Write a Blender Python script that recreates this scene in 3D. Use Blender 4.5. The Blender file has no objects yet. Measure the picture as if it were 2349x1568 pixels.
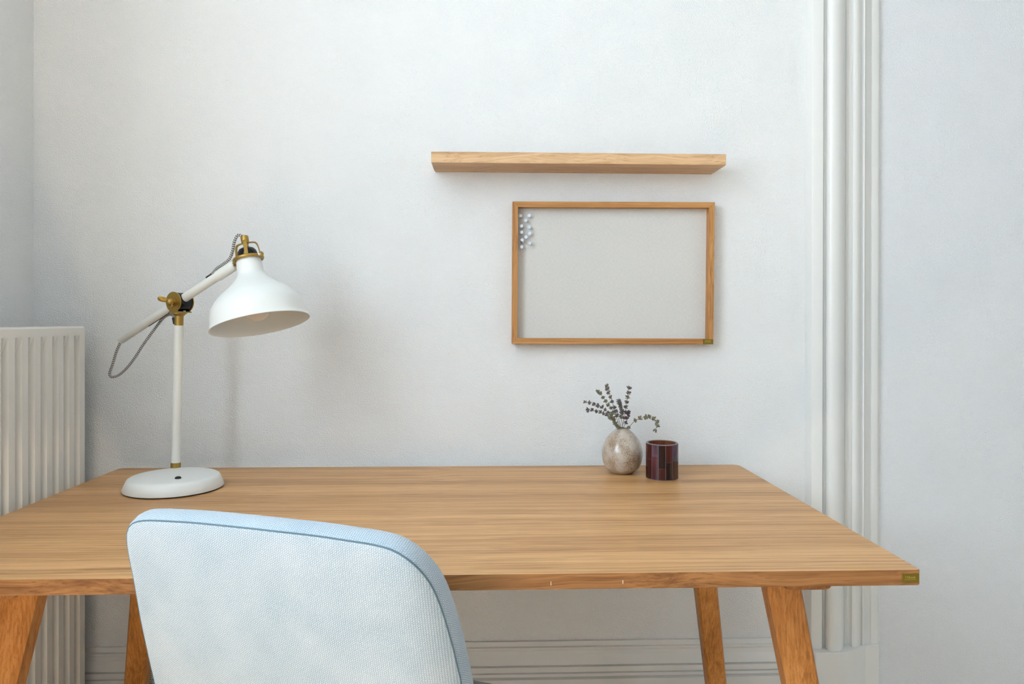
import bpy, bmesh, math, random
import numpy as np
from mathutils import Vector, Matrix
random.seed(7)
scene = bpy.context.scene
C = scene.collection

# ------------------------------------------------------------------ camera
FPX, YAW, PITCH, ROLL, CYP = 1655.5, 0.0349, 0.0030, -0.0013, 737.7
D = 1.6837                      # camera distance to the back wall (Y = 0)
CAMZ = 1.0733
CAM = Vector((0, -D, CAMZ))
cf = Vector((math.sin(YAW)*math.cos(PITCH), math.cos(YAW)*math.cos(PITCH), -math.sin(PITCH)))
r0 = Vector((math.cos(YAW), -math.sin(YAW), 0)); u0 = r0.cross(cf)
cr = math.cos(ROLL)*r0 - math.sin(ROLL)*u0
cu = math.sin(ROLL)*r0 + math.cos(ROLL)*u0
cam = bpy.data.objects.new('camera', bpy.data.cameras.new('camera')); C.objects.link(cam)
cam.matrix_world = Matrix(((cr.x, cu.x, -cf.x, CAM.x), (cr.y, cu.y, -cf.y, CAM.y), (cr.z, cu.z, -cf.z, CAM.z), (0, 0, 0, 1)))
cam.data.sensor_width = 36; cam.data.lens = 36*FPX/2349
cam.data.shift_y = (CYP-784)/2349
cam.data.clip_start = 0.02
scene.camera = cam

# ------------------------------------------------------------------ light, world, exposure
scene.view_settings.view_transform = 'Standard'; scene.view_settings.look = 'None'
scene.view_settings.gamma = 1; scene.view_settings.use_curve_mapping = False
scene.view_settings.exposure = 0.06
w = bpy.data.worlds.new('world'); scene.world = w; w.use_nodes = True
bg = w.node_tree.nodes['Background']; bg.inputs['Color'].default_value = (0.72, 0.86, 1.0, 1); bg.inputs['Strength'].default_value = 1.0
WIN = [(-1.1, -2.3), (-2.9, -3.8)]      # the two windows of the left wall (Y from, Y to)
WZ0, WZ1 = 1.12, 2.7
WALLX = -1.033
XR_L = 3.68
def area(name, loc, rot, sx, sy, e, col):
    l = bpy.data.lights.new(name, 'AREA'); l.shape = 'RECTANGLE'; l.size = sx; l.size_y = sy; l.energy = e; l.color = col
    o = bpy.data.objects.new(name, l); C.objects.link(o); o.location = loc; o.rotation_euler = rot
    return o
for i, (ya, yb) in enumerate(WIN):
    area('window_and_fill_daylight', (WALLX-0.21, (ya+yb)/2, (WZ0+WZ1)/2), (0, -math.pi/2, 0), WZ1-WZ0, abs(ya-yb), (55, 16)[i], (0.72, 0.88, 1.0))
area('window_and_fill_daylight', (XR_L, -2.6, 1.7), (0, math.pi/2, 0), 1.6, 1.4, 11, (0.80, 0.93, 1.0))  # unseen fill light on the right, added to brighten left wall and radiator
sl = bpy.data.lights.new('sun', 'SUN'); sl.energy = 90.0; sl.angle = 0.02; sl.color = (1.0, 0.955, 0.90)
so = bpy.data.objects.new('sun', sl); C.objects.link(so)
so.rotation_euler = Vector((0.68, 0.03, -2.0)).to_track_quat('-Z', 'Y').to_euler()

# ------------------------------------------------------------------ helpers
def ray(x, y):
    d = cf*FPX + cr*(x-1174.5) - cu*(y-CYP)
    return d.normalized()
def at(x, y, Y=0.0):            # the point of plane Y = const seen at a pixel
    d = ray(x, y); return CAM + d*((Y-CAM.y)/d.y)
def atz(x, y, z):               # the point of plane Z = const seen at a pixel
    d = ray(x, y); return CAM + d*((z-CAM.z)/d.z)
def atp(x, y, P, n):            # the point of any plane seen at a pixel
    d = ray(x, y); return CAM + d*((P-CAM).dot(n)/d.dot(n))

def srgb(*c):
    return tuple((v/255/12.92 if v/255 <= 0.04045 else ((v/255+0.055)/1.055)**2.4) for v in c) + (1.0,)

def rootof(o):
    while o.parent: o = o.parent
    return o
def obj(name, bm, m, parent=None, smooth=None, mats=None):
    me = bpy.data.meshes.new(name)
    if parent is not None:
        bmesh.ops.translate(bm, verts=bm.verts, vec=-rootof(parent).location)
    bmesh.ops.recalc_face_normals(bm, faces=bm.faces)
    bm.to_mesh(me); bm.free()
    for mm in (mats or [m]): me.materials.append(mm)
    if smooth is not None:
        for p in me.polygons: p.use_smooth = True
        me.set_sharp_from_angle(angle=math.radians(smooth))
    o = bpy.data.objects.new(name, me); C.objects.link(o)
    if parent is not None: o.parent = parent
    return o
def thing(name, label, cat, loc, group=None):
    o = bpy.data.objects.new(name, None); C.objects.link(o); o.location = loc; o.empty_display_size = 0.05
    o['label'] = label; o['category'] = cat
    if group: o['group'] = group
    return o
def struct(name, bm, m, parent=None, smooth=None):
    o = obj(name, bm, m, parent, smooth)
    if parent is None: o['kind'] = 'structure'
    return o

def box(bm, a, b, bev=0.0, seg=2):
    x0, y0, z0 = [min(a[i], b[i]) for i in range(3)]; x1, y1, z1 = [max(a[i], b[i]) for i in range(3)]
    r = bmesh.ops.create_cube(bm, size=1.0)
    for v in r['verts']:
        v.co = Vector((x0+(v.co.x+.5)*(x1-x0), y0+(v.co.y+.5)*(y1-y0), z0+(v.co.z+.5)*(z1-z0)))
    if bev:
        es = list({e for v in r['verts'] for e in v.link_edges})
        bmesh.ops.bevel(bm, geom=es, offset=bev, segments=seg, affect='EDGES', profile=0.5)
    return bm
def frame_of(axis):
    a = Vector(axis).normalized()
    h = Vector((0, 0, 1)) if abs(a.z) < 0.9 else Vector((1, 0, 0))
    x = h.cross(a).normalized(); y = a.cross(x)
    return x, y, a
def lathe(bm, org, axis, prof, n=48, closed=False, xdir=None, sx=1.0, sy=1.0):
    # prof: list of (s along axis, radius)
    x, y, a = frame_of(axis)
    if xdir is not None:
        x = (Vector(xdir) - a*Vector(xdir).dot(a)).normalized(); y = a.cross(x)
    rings = []
    for s, r in prof:
        if r < 1e-6: rings.append([bm.verts.new(org + a*s)])
        else: rings.append([bm.verts.new(org + a*s + x*(r*sx*math.cos(2*math.pi*k/n)) + y*(r*sy*math.sin(2*math.pi*k/n))) for k in range(n)])
    pairs = list(zip(rings, rings[1:]))
    if closed: pairs.append((rings[-1], rings[0]))
    for A, B in pairs:
        for k in range(n):
            k2 = (k+1) % n
            if len(A) == 1 and len(B) == 1: continue
            if len(A) == 1: bm.faces.new((A[0], B[k], B[k2]))
            elif len(B) == 1: bm.faces.new((A[k], A[k2], B[0]))
            else: bm.faces.new((A[k], A[k2], B[k2], B[k]))
    return bm
def cyl(bm, p, q, r, n=24, r2=None, bev=0.0):
    p = Vector(p); q = Vector(q); L = (q-p).length; r2 = r if r2 is None else r2
    b = bev
    return lathe(bm, p, q-p, [(0, 0), (0, r-b), (b, r), (L-b, r2), (L, r2-b), (L, 0)] if b else [(0, 0), (0, r), (L, r2), (L, 0)], n)
def spline(pts, n=12):
    P = [Vector(p) for p in pts]; P = [P[0]*2-P[1]] + P + [P[-1]*2-P[-2]]; out = []
    for i in range(1, len(P)-2):
        for k in range(n):
            t = k/n; a, b, c, d = P[i-1:i+3]
            out.append(0.5*((2*b)+(c-a)*t+(2*a-5*b+4*c-d)*t*t+(3*b-a-3*c+d)*t*t*t))
    out.append(P[-2]); return out
def tube(bm, pts, r, n=10, cap=True, uv=False, closed=False):
    pts = [Vector(p) for p in pts]; rings = []; N = len(pts)
    rr = r if isinstance(r, (list, tuple)) else [r]*N
    x = None; L = [0]
    for i in range(1, N): L.append(L[-1]+(pts[i]-pts[i-1]).length)
    for i, p in enumerate(pts):
        if closed: t = (pts[(i+1) % N]-pts[i-1]).normalized()
        else: t = (pts[min(i+1, N-1)]-pts[max(i-1, 0)]).normalized()
        if x is None: x = frame_of(t)[0]
        x = (x - t*x.dot(t)).normalized(); y = t.cross(x)
        rings.append([bm.verts.new(p + x*(rr[i]*math.cos(2*math.pi*k/n)) + y*(rr[i]*math.sin(2*math.pi*k/n))) for k in range(n)])
    uvl = bm.loops.layers.uv.verify() if uv else None
    idx = list(range(N-1)) + ([N-1] if closed else [])
    for i in idx:
        A, B = rings[i], rings[(i+1) % N]
        for k in range(n):
            f = bm.faces.new((A[k], A[(k+1) % n], B[(k+1) % n], B[k]))
            if uv:
                l0 = L[i]; l1 = L[i+1] if i+1 < N else L[i]
                for lp, (u, v) in zip(f.loops, ((k/n, l0), ((k+1)/n, l0), ((k+1)/n, l1), (k/n, l1))): lp[uvl].uv = (u, v)
    if cap and not closed:
        bm.faces.new(rings[0][::-1]); bm.faces.new(rings[-1])
    return bm
def prism(bm, poly, vec):       # polygon of Vectors extruded by vec
    A = [bm.verts.new(p) for p in poly]; B = [bm.verts.new(Vector(p)+Vector(vec)) for p in poly]; n = len(A)
    bm.faces.new(A[::-1]); bm.faces.new(B)
    for i in range(n): bm.faces.new((A[i], A[(i+1) % n], B[(i+1) % n], B[i]))
    return bm
def hexa(bm, lo, hi):           # two quads joined
    A = [bm.verts.new(p) for p in lo]; B = [bm.verts.new(p) for p in hi]; n = len(A)
    bm.faces.new(A[::-1]); bm.faces.new(B)
    for i in range(n): bm.faces.new((A[i], A[(i+1) % n], B[(i+1) % n], B[i]))
    return bm
NB = bmesh.new

# ------------------------------------------------------------------ materials
def mat(name):
    m = bpy.data.materials.new(name); m.use_nodes = True
    nt = m.node_tree; b = nt.nodes['Principled BSDF']; return m, nt, b
def nd(nt, t, **k):
    n = nt.nodes.new(t)
    for a, v in k.items():
        if a in n.inputs: n.inputs[a].default_value = v
        else: setattr(n, a, v)
    return n
def ramp(nt, stops):
    r = nt.nodes.new('ShaderNodeValToRGB'); e = r.color_ramp.elements
    while len(e) < len(stops): e.new(0.5)
    for i, (p, c) in enumerate(stops): e[i].position = p; e[i].color = c
    return r
def bump(nt, b, h, dist, strength=1.0, prev=None):
    bp = nd(nt, 'ShaderNodeBump'); bp.inputs['Distance'].default_value = dist; bp.inputs['Strength'].default_value = strength
    nt.links.new(h, bp.inputs['Height'])
    if prev: nt.links.new(prev, bp.inputs['Normal'])
    nt.links.new(bp.outputs[0], b.inputs['Normal']); return bp.outputs[0]

def plain(name, col, rough=0.5, metal=0.0, coat=0.0, grain=0.0, gscale=300, spec=0.5):
    m, nt, b = mat(name); b.inputs['Base Color'].default_value = col; b.inputs['Roughness'].default_value = rough
    b.inputs['Metallic'].default_value = metal; b.inputs['Coat Weight'].default_value = coat; b.inputs['Specular IOR Level'].default_value = spec
    tc = nd(nt, 'ShaderNodeTexCoord'); n = nd(nt, 'ShaderNodeTexNoise', Scale=gscale, Detail=3.0)
    nt.links.new(tc.outputs['Object'], n.inputs['Vector'])
    if grain: bump(nt, b, n.outputs['Fac'], grain)
    mr = nd(nt, 'ShaderNodeMapRange'); mr.inputs['To Min'].default_value = max(rough-0.05, 0.02); mr.inputs['To Max'].default_value = rough+0.05
    nt.links.new(n.outputs['Fac'], mr.inputs['Value']); nt.links.new(mr.outputs[0], b.inputs['Roughness'])
    return m

def plaster(name, col, s1, d1, rough=0.7):
    m, nt, b = mat(name); b.inputs['Roughness'].default_value = rough; b.inputs['Specular IOR Level'].default_value = 0.35
    tc = nd(nt, 'ShaderNodeTexCoord')
    n1 = nd(nt, 'ShaderNodeTexNoise', Scale=s1, Detail=2.0, Roughness=0.5); nt.links.new(tc.outputs['Object'], n1.inputs['Vector'])
    r1 = ramp(nt, [(0.28, (0, 0, 0, 1)), (0.68, (1, 1, 1, 1))]); nt.links.new(n1.outputs['Fac'], r1.inputs['Fac'])
    n2 = nd(nt, 'ShaderNodeTexNoise', Scale=9.0, Detail=3.0); nt.links.new(tc.outputs['Object'], n2.inputs['Vector'])
    v = nd(nt, 'ShaderNodeTexVoronoi', Scale=s1*0.9); nt.links.new(tc.outputs['Object'], v.inputs['Vector'])
    ad = nd(nt, 'ShaderNodeMath', operation='MULTIPLY_ADD'); nt.links.new(v.outputs['Distance'], ad.inputs[0]); ad.inputs[1].default_value = -0.5
    nt.links.new(r1.outputs['Color'], ad.inputs[2])
    p = bump(nt, b, n2.outputs['Fac'], 0.006)
    bump(nt, b, ad.outputs[0], d1, 1.0, p)
    r2 = ramp(nt, [(0.3, tuple(c*0.975 for c in col[:3])+(1,)), (0.7, col)]); nt.links.new(n2.outputs['Fac'], r2.inputs['Fac'])
    nt.links.new(r2.outputs['Color'], b.inputs['Base Color'])
    return m

def wood(name, light, mid, dark, along='X', rough=0.42, fine=260, coarse=26, pore=0.5, wav=0.15):
    m, nt, b = mat(name); b.inputs['Roughness'].default_value = rough; b.inputs['Specular IOR Level'].default_value = 0.4
    tc = nd(nt, 'ShaderNodeTexCoord')
    st = {'X': 0, 'Y': 1, 'Z': 2}[along]
    def mp(across, al):
        s = [across]*3; s[st] = al
        q = nd(nt, 'ShaderNodeMapping'); q.inputs['Scale'].default_value = s; return q
    wn = nd(nt, 'ShaderNodeTexNoise', Scale=3.0, Detail=2.0); nt.links.new(tc.outputs['Object'], wn.inputs['Vector'])
    vm = nd(nt, 'ShaderNodeVectorMath', operation='SCALE'); vm.inputs['Scale'].default_value = wav*0.1
    nt.links.new(wn.outputs['Color'], vm.inputs[0])
    va = nd(nt, 'ShaderNodeVectorMath', operation='ADD'); nt.links.new(tc.outputs['Object'], va.inputs[0]); nt.links.new(vm.outputs[0], va.inputs[1])
    a = mp(coarse, 0.55); nt.links.new(va.outputs[0], a.inputs[0])
    n1 = nd(nt, 'ShaderNodeTexNoise', Scale=1.0, Detail=5.0, Roughness=0.6); nt.links.new(a.outputs[0], n1.inputs['Vector'])
    c = mp(fine, 1.8); nt.links.new(va.outputs[0], c.inputs[0])
    n2 = nd(nt, 'ShaderNodeTexNoise', Scale=1.0, Detail=3.0, Roughness=0.6); nt.links.new(c.outputs[0], n2.inputs['Vector'])
    e = mp(fine*2.6, 12.0); nt.links.new(va.outputs[0], e.inputs[0])
    n3 = nd(nt, 'ShaderNodeTexNoise', Scale=1.0, Detail=1.0); nt.links.new(e.outputs[0], n3.inputs['Vector'])
    mx = nd(nt, 'ShaderNodeMath', operation='MULTIPLY_ADD'); nt.links.new(n2.outputs['Fac'], mx.inputs[0]); mx.inputs[1].default_value = 0.55
    hf = nd(nt, 'ShaderNodeMath', operation='MULTIPLY'); nt.links.new(n1.outputs['Fac'], hf.inputs[0]); hf.inputs[1].default_value = 0.45
    nt.links.new(hf.outputs[0], mx.inputs[2])
    rp = ramp(nt, [(0.36, dark), (0.48, mid), (0.60, light)]); nt.links.new(mx.outputs[0], rp.inputs['Fac'])
    rq = ramp(nt, [(0.30, (1, 1, 1, 1)), (0.38, (0, 0, 0, 1))]); nt.links.new(n3.outputs['Fac'], rq.inputs['Fac'])
    pm = nd(nt, 'ShaderNodeMath', operation='MULTIPLY'); nt.links.new(rq.outputs['Color'], pm.inputs[0]); pm.inputs[1].default_value = pore
    mc = nd(nt, 'ShaderNodeMixRGB'); nt.links.new(pm.outputs[0], mc.inputs['Fac']); nt.links.new(rp.outputs['Color'], mc.inputs['Color1'])
    mc.inputs['Color2'].default_value = tuple(v*0.6 for v in dark[:3])+(1,)
    nt.links.new(mc.outputs[0], b.inputs['Base Color'])
    bump(nt, b, n2.outputs['Fac'], 0.0004)
    return m

M = {}
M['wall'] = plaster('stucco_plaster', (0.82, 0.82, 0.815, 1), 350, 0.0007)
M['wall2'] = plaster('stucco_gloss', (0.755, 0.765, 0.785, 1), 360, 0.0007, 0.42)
M['ceiling'] = plain('ceiling_paint', (0.82, 0.82, 0.81, 1), 0.8)
M['trim'] = plain('white_trim_lacquer', (0.765, 0.76, 0.74, 1), 0.32, grain=0.0003, gscale=60)
M['radiator'] = plain('radiator_enamel', (0.80, 0.765, 0.71, 1), 0.35, grain=0.0001, gscale=500)
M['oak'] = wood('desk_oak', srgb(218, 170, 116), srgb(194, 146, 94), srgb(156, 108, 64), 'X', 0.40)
M['oakedge_shaded'] = wood('edge_oak_shaded', srgb(166, 115, 68), srgb(142, 95, 53), srgb(110, 69, 36), 'X', 0.46, wav=0.8, coarse=60)  # edge oak, darkened so its colour carries the front face's shade
M['oakleg'] = wood('leg_oak', srgb(208, 144, 78), srgb(188, 122, 58), srgb(154, 96, 42), 'Z', 0.4, wav=0.5)
M['oakrail'] = wood('rail_oak', srgb(176, 122, 70), srgb(160, 104, 56), srgb(136, 84, 42), 'Y', 0.4)
M['oakshelf'] = wood('shelf_oak', srgb(222, 184, 142), srgb(205, 166, 124), srgb(180, 140, 100), 'X', 0.5, wav=0.9, coarse=40)
M['oakfh'] = wood('frame_oak_level', srgb(202, 150, 92), srgb(186, 132, 76), srgb(160, 106, 58), 'X', 0.45)
M['oakfv'] = wood('frame_oak_upright', srgb(202, 150, 92), srgb(186, 132, 76), srgb(152, 100, 54), 'Z', 0.45, wav=0.6)
M['floor'] = wood('floor_oak', srgb(214, 198, 174), srgb(202, 184, 160), srgb(184, 163, 136), 'X', 0.4)
M['brass'] = plain('brass', srgb(170, 138, 72), 0.36, 0.85)
M['plate'] = plain('brass_plate', srgb(140, 118, 40), 0.4, 0.75)
M['letter'] = plain('brass_letter', srgb(210, 190, 110), 0.3, 0.8)
M['lamp'] = plain('lamp_white', (0.82, 0.825, 0.80, 1), 0.36, grain=0.00003, gscale=900)
M['pole'] = plain('pole_white', (0.80, 0.79, 0.74, 1), 0.38)
M['black'] = plain('black_gloss', (0.005, 0.005, 0.006, 1), 0.10, spec=0.3)
M['rubber'] = plain('black_rubber', (0.02, 0.02, 0.02, 1), 0.5)
M['steel'] = plain('steel', (0.7, 0.75, 0.8, 1), 0.2, 1.0)
M['pin'] = plain('pin_white', (0.66, 0.70, 0.77, 1), 0.35)
M['plastic'] = plain('white_plastic', (0.75, 0.73, 0.7, 1), 0.4)
M['paint'] = plain('yellow_paint', srgb(226, 186, 40), 0.5)
M['scratch'] = plain('pale_scratch', srgb(222, 214, 204), 0.6)
M['stem'] = plain('dried_stem', srgb(112, 100, 58), 0.7)
M['candle_inner'] = None

# opal bulb
m, nt, b = mat('opal_glass'); b.inputs['Base Color'].default_value = (0.82, 0.76, 0.70, 1); b.inputs['Roughness'].default_value = 0.2
b.inputs['Subsurface Weight'].default_value = 0.3; b.inputs['Subsurface Radius'].default_value = (0.02, 0.02, 0.02)
M['bulb'] = m
# braided cable: black and white chevrons (UV: u round, v metres along)
m, nt, b = mat('braided_cable'); b.inputs['Roughness'].default_value = 0.75
uv = nd(nt, 'ShaderNodeTexCoord'); sp = nd(nt, 'ShaderNodeSeparateXYZ'); nt.links.new(uv.outputs['UV'], sp.inputs[0])
pp = nd(nt, 'ShaderNodeMath', operation='PINGPONG'); mu = nd(nt, 'ShaderNodeMath', operation='MULTIPLY'); mu.inputs[1].default_value = 6.0
nt.links.new(sp.outputs['X'], mu.inputs[0]); nt.links.new(mu.outputs[0], pp.inputs[0]); pp.inputs[1].default_value = 0.5
mv = nd(nt, 'ShaderNodeMath', operation='MULTIPLY_ADD'); nt.links.new(sp.outputs['Y'], mv.inputs[0]); mv.inputs[1].default_value = 235.0; nt.links.new(pp.outputs[0], mv.inputs[2])
fr = nd(nt, 'ShaderNodeMath', operation='FRACT'); nt.links.new(mv.outputs[0], fr.inputs[0])
gt = nd(nt, 'ShaderNodeMath', operation='GREATER_THAN'); nt.links.new(fr.outputs[0], gt.inputs[0]); gt.inputs[1].default_value = 0.5
mc = nd(nt, 'ShaderNodeMixRGB'); nt.links.new(gt.outputs[0], mc.inputs['Fac']); mc.inputs['Color1'].default_value = (0.72, 0.70, 0.66, 1); mc.inputs['Color2'].default_value = (0.012, 0.012, 0.015, 1)
nt.links.new(mc.outputs[0], b.inputs['Base Color']); M['cable'] = m
# canvas
m, nt, b = mat('cream_canvas'); b.inputs['Roughness'].default_value = 0.85; b.inputs['Specular IOR Level'].default_value = 0.2
tc = nd(nt, 'ShaderNodeTexCoord')
hs = []
for ax, sc in ((0, (1400, 1, 160)), (2, (160, 1, 1400))):
    q = nd(nt, 'ShaderNodeMapping'); q.inputs['Scale'].default_value = sc; nt.links.new(tc.outputs['Object'], q.inputs[0])
    n = nd(nt, 'ShaderNodeTexNoise', Scale=1.0, Detail=2.0); nt.links.new(q.outputs[0], n.inputs['Vector']); hs.append(n)
ad = nd(nt, 'ShaderNodeMath', operation='ADD'); nt.links.new(hs[0].outputs['Fac'], ad.inputs[0]); nt.links.new(hs[1].outputs['Fac'], ad.inputs[1])
rp = ramp(nt, [(0.38, (0.60, 0.585, 0.56, 1)), (0.60, (0.69, 0.675, 0.65, 1))]); hv = nd(nt, 'ShaderNodeMath', operation='MULTIPLY'); hv.inputs[1].default_value = 0.5
nt.links.new(ad.outputs[0], hv.inputs[0]); nt.links.new(hv.outputs[0], rp.inputs['Fac'])
vo = nd(nt, 'ShaderNodeTexVoronoi', Scale=55.0); nt.links.new(tc.outputs['Object'], vo.inputs['Vector'])
rr = ramp(nt, [(0.015, (0.66, 0.60, 0.52, 1)), (0.040, (1, 1, 1, 1))]); nt.links.new(vo.outputs['Distance'], rr.inputs['Fac'])
mm = nd(nt, 'ShaderNodeMixRGB', blend_type='MULTIPLY'); mm.inputs['Fac'].default_value = 1.0
nt.links.new(rp.outputs['Color'], mm.inputs['Color1']); nt.links.new(rr.outputs['Color'], mm.inputs['Color2'])
nt.links.new(mm.outputs[0], b.inputs['Base Color']); bump(nt, b, ad.outputs[0], 0.0003); M['canvas'] = m
# chair fabric: pale blue basket weave with heathered threads (UV in metres)
m, nt, b = mat('woven_fabric'); b.inputs['Roughness'].default_value = 0.9; b.inputs['Specular IOR Level'].default_value = 0.15
b.inputs['Sheen Weight'].default_value = 0.35; b.inputs['Sheen Roughness'].default_value = 0.5
tc = nd(nt, 'ShaderNodeTexCoord')
def wv(rz, sc):
    q = nd(nt, 'ShaderNodeMapping'); q.inputs['Rotation'].default_value = (0, 0, rz); q.inputs['Scale'].default_value = sc
    nt.links.new(tc.outputs['UV'], q.inputs[0]); return q
q1 = wv(0.0, (1, 1, 1)); w1 = nd(nt, 'ShaderNodeTexWave', Scale=128.0, bands_direction='X'); w1.inputs['Distortion'].default_value = 1.2; w1.inputs['Detail Scale'].default_value = 2.0; nt.links.new(q1.outputs[0], w1.inputs['Vector'])
q2 = wv(math.radians(-38), (1, 1, 1)); w2 = nd(nt, 'ShaderNodeTexWave', Scale=150.0, bands_direction='Y'); w2.inputs['Distortion'].default_value = 1.5; w2.inputs['Detail Scale'].default_value = 2.0; nt.links.new(q2.outputs[0], w2.inputs['Vector'])
pr = nd(nt, 'ShaderNodeMath', operation='MULTIPLY'); nt.links.new(w1.outputs['Fac'], pr.inputs[0]); nt.links.new(w2.outputs['Fac'], pr.inputs[1])
n1 = nd(nt, 'ShaderNodeTexNoise', Scale=700.0, Detail=3.0); nt.links.new(tc.outputs['UV'], n1.inputs['Vector'])
n2 = nd(nt, 'ShaderNodeTexNoise', Scale=14.0, Detail=4.0); nt.links.new(tc.outputs['UV'], n2.inputs['Vector'])
s1 = nd(nt, 'ShaderNodeMath', operation='MULTIPLY_ADD'); nt.links.new(n1.outputs['Fac'], s1.inputs[0]); s1.inputs[1].default_value = 0.9; nt.links.new(pr.outputs[0], s1.inputs[2])
s2 = nd(nt, 'ShaderNodeMath', operation='MULTIPLY_ADD'); nt.links.new(n2.outputs['Fac'], s2.inputs[0]); s2.inputs[1].default_value = 0.5; nt.links.new(s1.outputs[0], s2.inputs[2])
sd = nd(nt, 'ShaderNodeMath', operation='MULTIPLY'); nt.links.new(s2.outputs[0], sd.inputs[0]); sd.inputs[1].default_value = 0.5
rp = ramp(nt, [(0.22, srgb(128, 154, 172)), (0.46, srgb(172, 185, 197)), (0.80, srgb(218, 224, 230))]); nt.links.new(sd.outputs[0], rp.inputs['Fac'])
nt.links.new(rp.outputs['Color'], b.inputs['Base Color']); bump(nt, b, pr.outputs[0], 0.0005, 0.7); M['fabric'] = m
m2 = plain('piping_fabric', srgb(92, 116, 128), 0.9); M['piping'] = m2
# vase glaze
m, nt, b = mat('speckled_glaze'); b.inputs['Roughness'].default_value = 0.28; b.inputs['Coat Weight'].default_value = 0.6; b.inputs['Coat Roughness'].default_value = 0.08
tc = nd(nt, 'ShaderNodeTexCoord')
n1 = nd(nt, 'ShaderNodeTexNoise', Scale=28.0, Detail=4.0); nt.links.new(tc.outputs['Object'], n1.inputs['Vector'])
n2 = nd(nt, 'ShaderNodeTexNoise', Scale=750.0, Detail=2.0); nt.links.new(tc.outputs['Object'], n2.inputs['Vector'])
n3 = nd(nt, 'ShaderNodeTexNoise', Scale=620.0, Detail=5.0, Roughness=0.7); nt.links.new(tc.outputs['Object'], n3.inputs['Vector'])
base = ramp(nt, [(0.35, srgb(196, 186, 175)), (0.55, srgb(176, 160, 143)), (0.75, srgb(160, 136, 112))]); nt.links.new(n1.outputs['Fac'], base.inputs['Fac'])
sub = nd(nt, 'ShaderNodeMath', operation='MULTIPLY_ADD'); nt.links.new(n1.outputs['Fac'], sub.inputs[0]); sub.inputs[1].default_value = 0.35; nt.links.new(n3.outputs['Fac'], sub.inputs[2])
spk = ramp(nt, [(0.725, (0, 0, 0, 1)), (0.775, (1, 1, 1, 1))]); nt.links.new(sub.outputs[0], spk.inputs['Fac'])
mc = nd(nt, 'ShaderNodeMixRGB'); nt.links.new(spk.outputs['Color'], mc.inputs['Fac']); nt.links.new(base.outputs['Color'], mc.inputs['Color1']); mc.inputs['Color2'].default_value = srgb(122, 86, 54)
nt.links.new(mc.outputs[0], b.inputs['Base Color']); M['vase'] = m
# stained glass
def stained(name, col, tr):
    m, nt, b = mat(name); b.inputs['Base Color'].default_value = col; b.inputs['Roughness'].default_value = 0.12; b.inputs['Coat Weight'].default_value = 0.5
    tc = nd(nt, 'ShaderNodeTexCoord'); q = nd(nt, 'ShaderNodeMapping'); q.inputs['Scale'].default_value = (90, 90, 30); nt.links.new(tc.outputs['Object'], q.inputs[0])
    n = nd(nt, 'ShaderNodeTexNoise', Scale=1.0, Detail=4.0); nt.links.new(q.outputs[0], n.inputs['Vector'])
    r = ramp(nt, [(0.35, tuple(c*0.35 for c in col[:3])+(1,)), (0.7, tuple(min(c*1.4, 1) for c in col[:3])+(1,))]); nt.links.new(n.outputs['Fac'], r.inputs['Fac'])
    nt.links.new(r.outputs['Color'], b.inputs['Base Color'])
    t = nd(nt, 'ShaderNodeBsdfTranslucent'); t.inputs['Color'].default_value = tr
    mx = nd(nt, 'ShaderNodeMixShader'); mx.inputs[0].default_value = 0.36
    nt.links.new(b.outputs[0], mx.inputs[1]); nt.links.new(t.outputs[0], mx.inputs[2]); nt.links.new(mx.outputs[0], nt.nodes['Material Output'].inputs['Surface'])
    return m
TILE = [stained('glass_wine', srgb(74, 26, 27), (0.9, 0.16, 0.03, 1)), stained('glass_dark', srgb(30, 14, 16), (0.5, 0.04, 0.02, 1)),
        stained('glass_mauve', srgb(120, 92, 112), (0.7, 0.14, 0.08, 1)), stained('glass_rose', srgb(98, 56, 64), (0.9, 0.15, 0.05, 1)),
        stained('glass_brown', srgb(92, 62, 50), (0.9, 0.25, 0.05, 1)), stained('glass_grey', srgb(120, 112, 120), (0.6, 0.2, 0.1, 1))]
m, nt, b = mat('tinted_glass_cup'); b.inputs['Base Color'].default_value = (1.0, 0.42, 0.2, 1); b.inputs['Transmission Weight'].default_value = 0.9; b.inputs['Roughness'].default_value = 0.05; M['cup'] = m
M['grout'] = plain('grey_grout', srgb(112, 108, 118), 0.4)
M['bud'] = plain('lavender_bud', srgb(112, 106, 106), 0.8, grain=0.0003, gscale=900)
M['budg'] = plain('lavender_green', srgb(124, 124, 102), 0.8, grain=0.0003, gscale=900)
M['budp'] = plain('lavender_purple', srgb(98, 76, 96), 0.8)
M['calyx'] = plain('lavender_calyx', srgb(140, 104, 66), 0.8)

# ------------------------------------------------------------------ the room
XR, YF, ZC = 3.6, -4.2, 2.95
xs = at(2019, 700).x            # the casing's right edge
bm = NB(); box(bm, (WALLX-0.25, 0, 0), (xs, 0.2, ZC)); struct('wall_back', bm, M['wall'])
bm = NB(); box(bm, (xs, 0, 0), (XR, 0.2, ZC)); struct('wall_infill', bm, M['wall2'])
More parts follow.
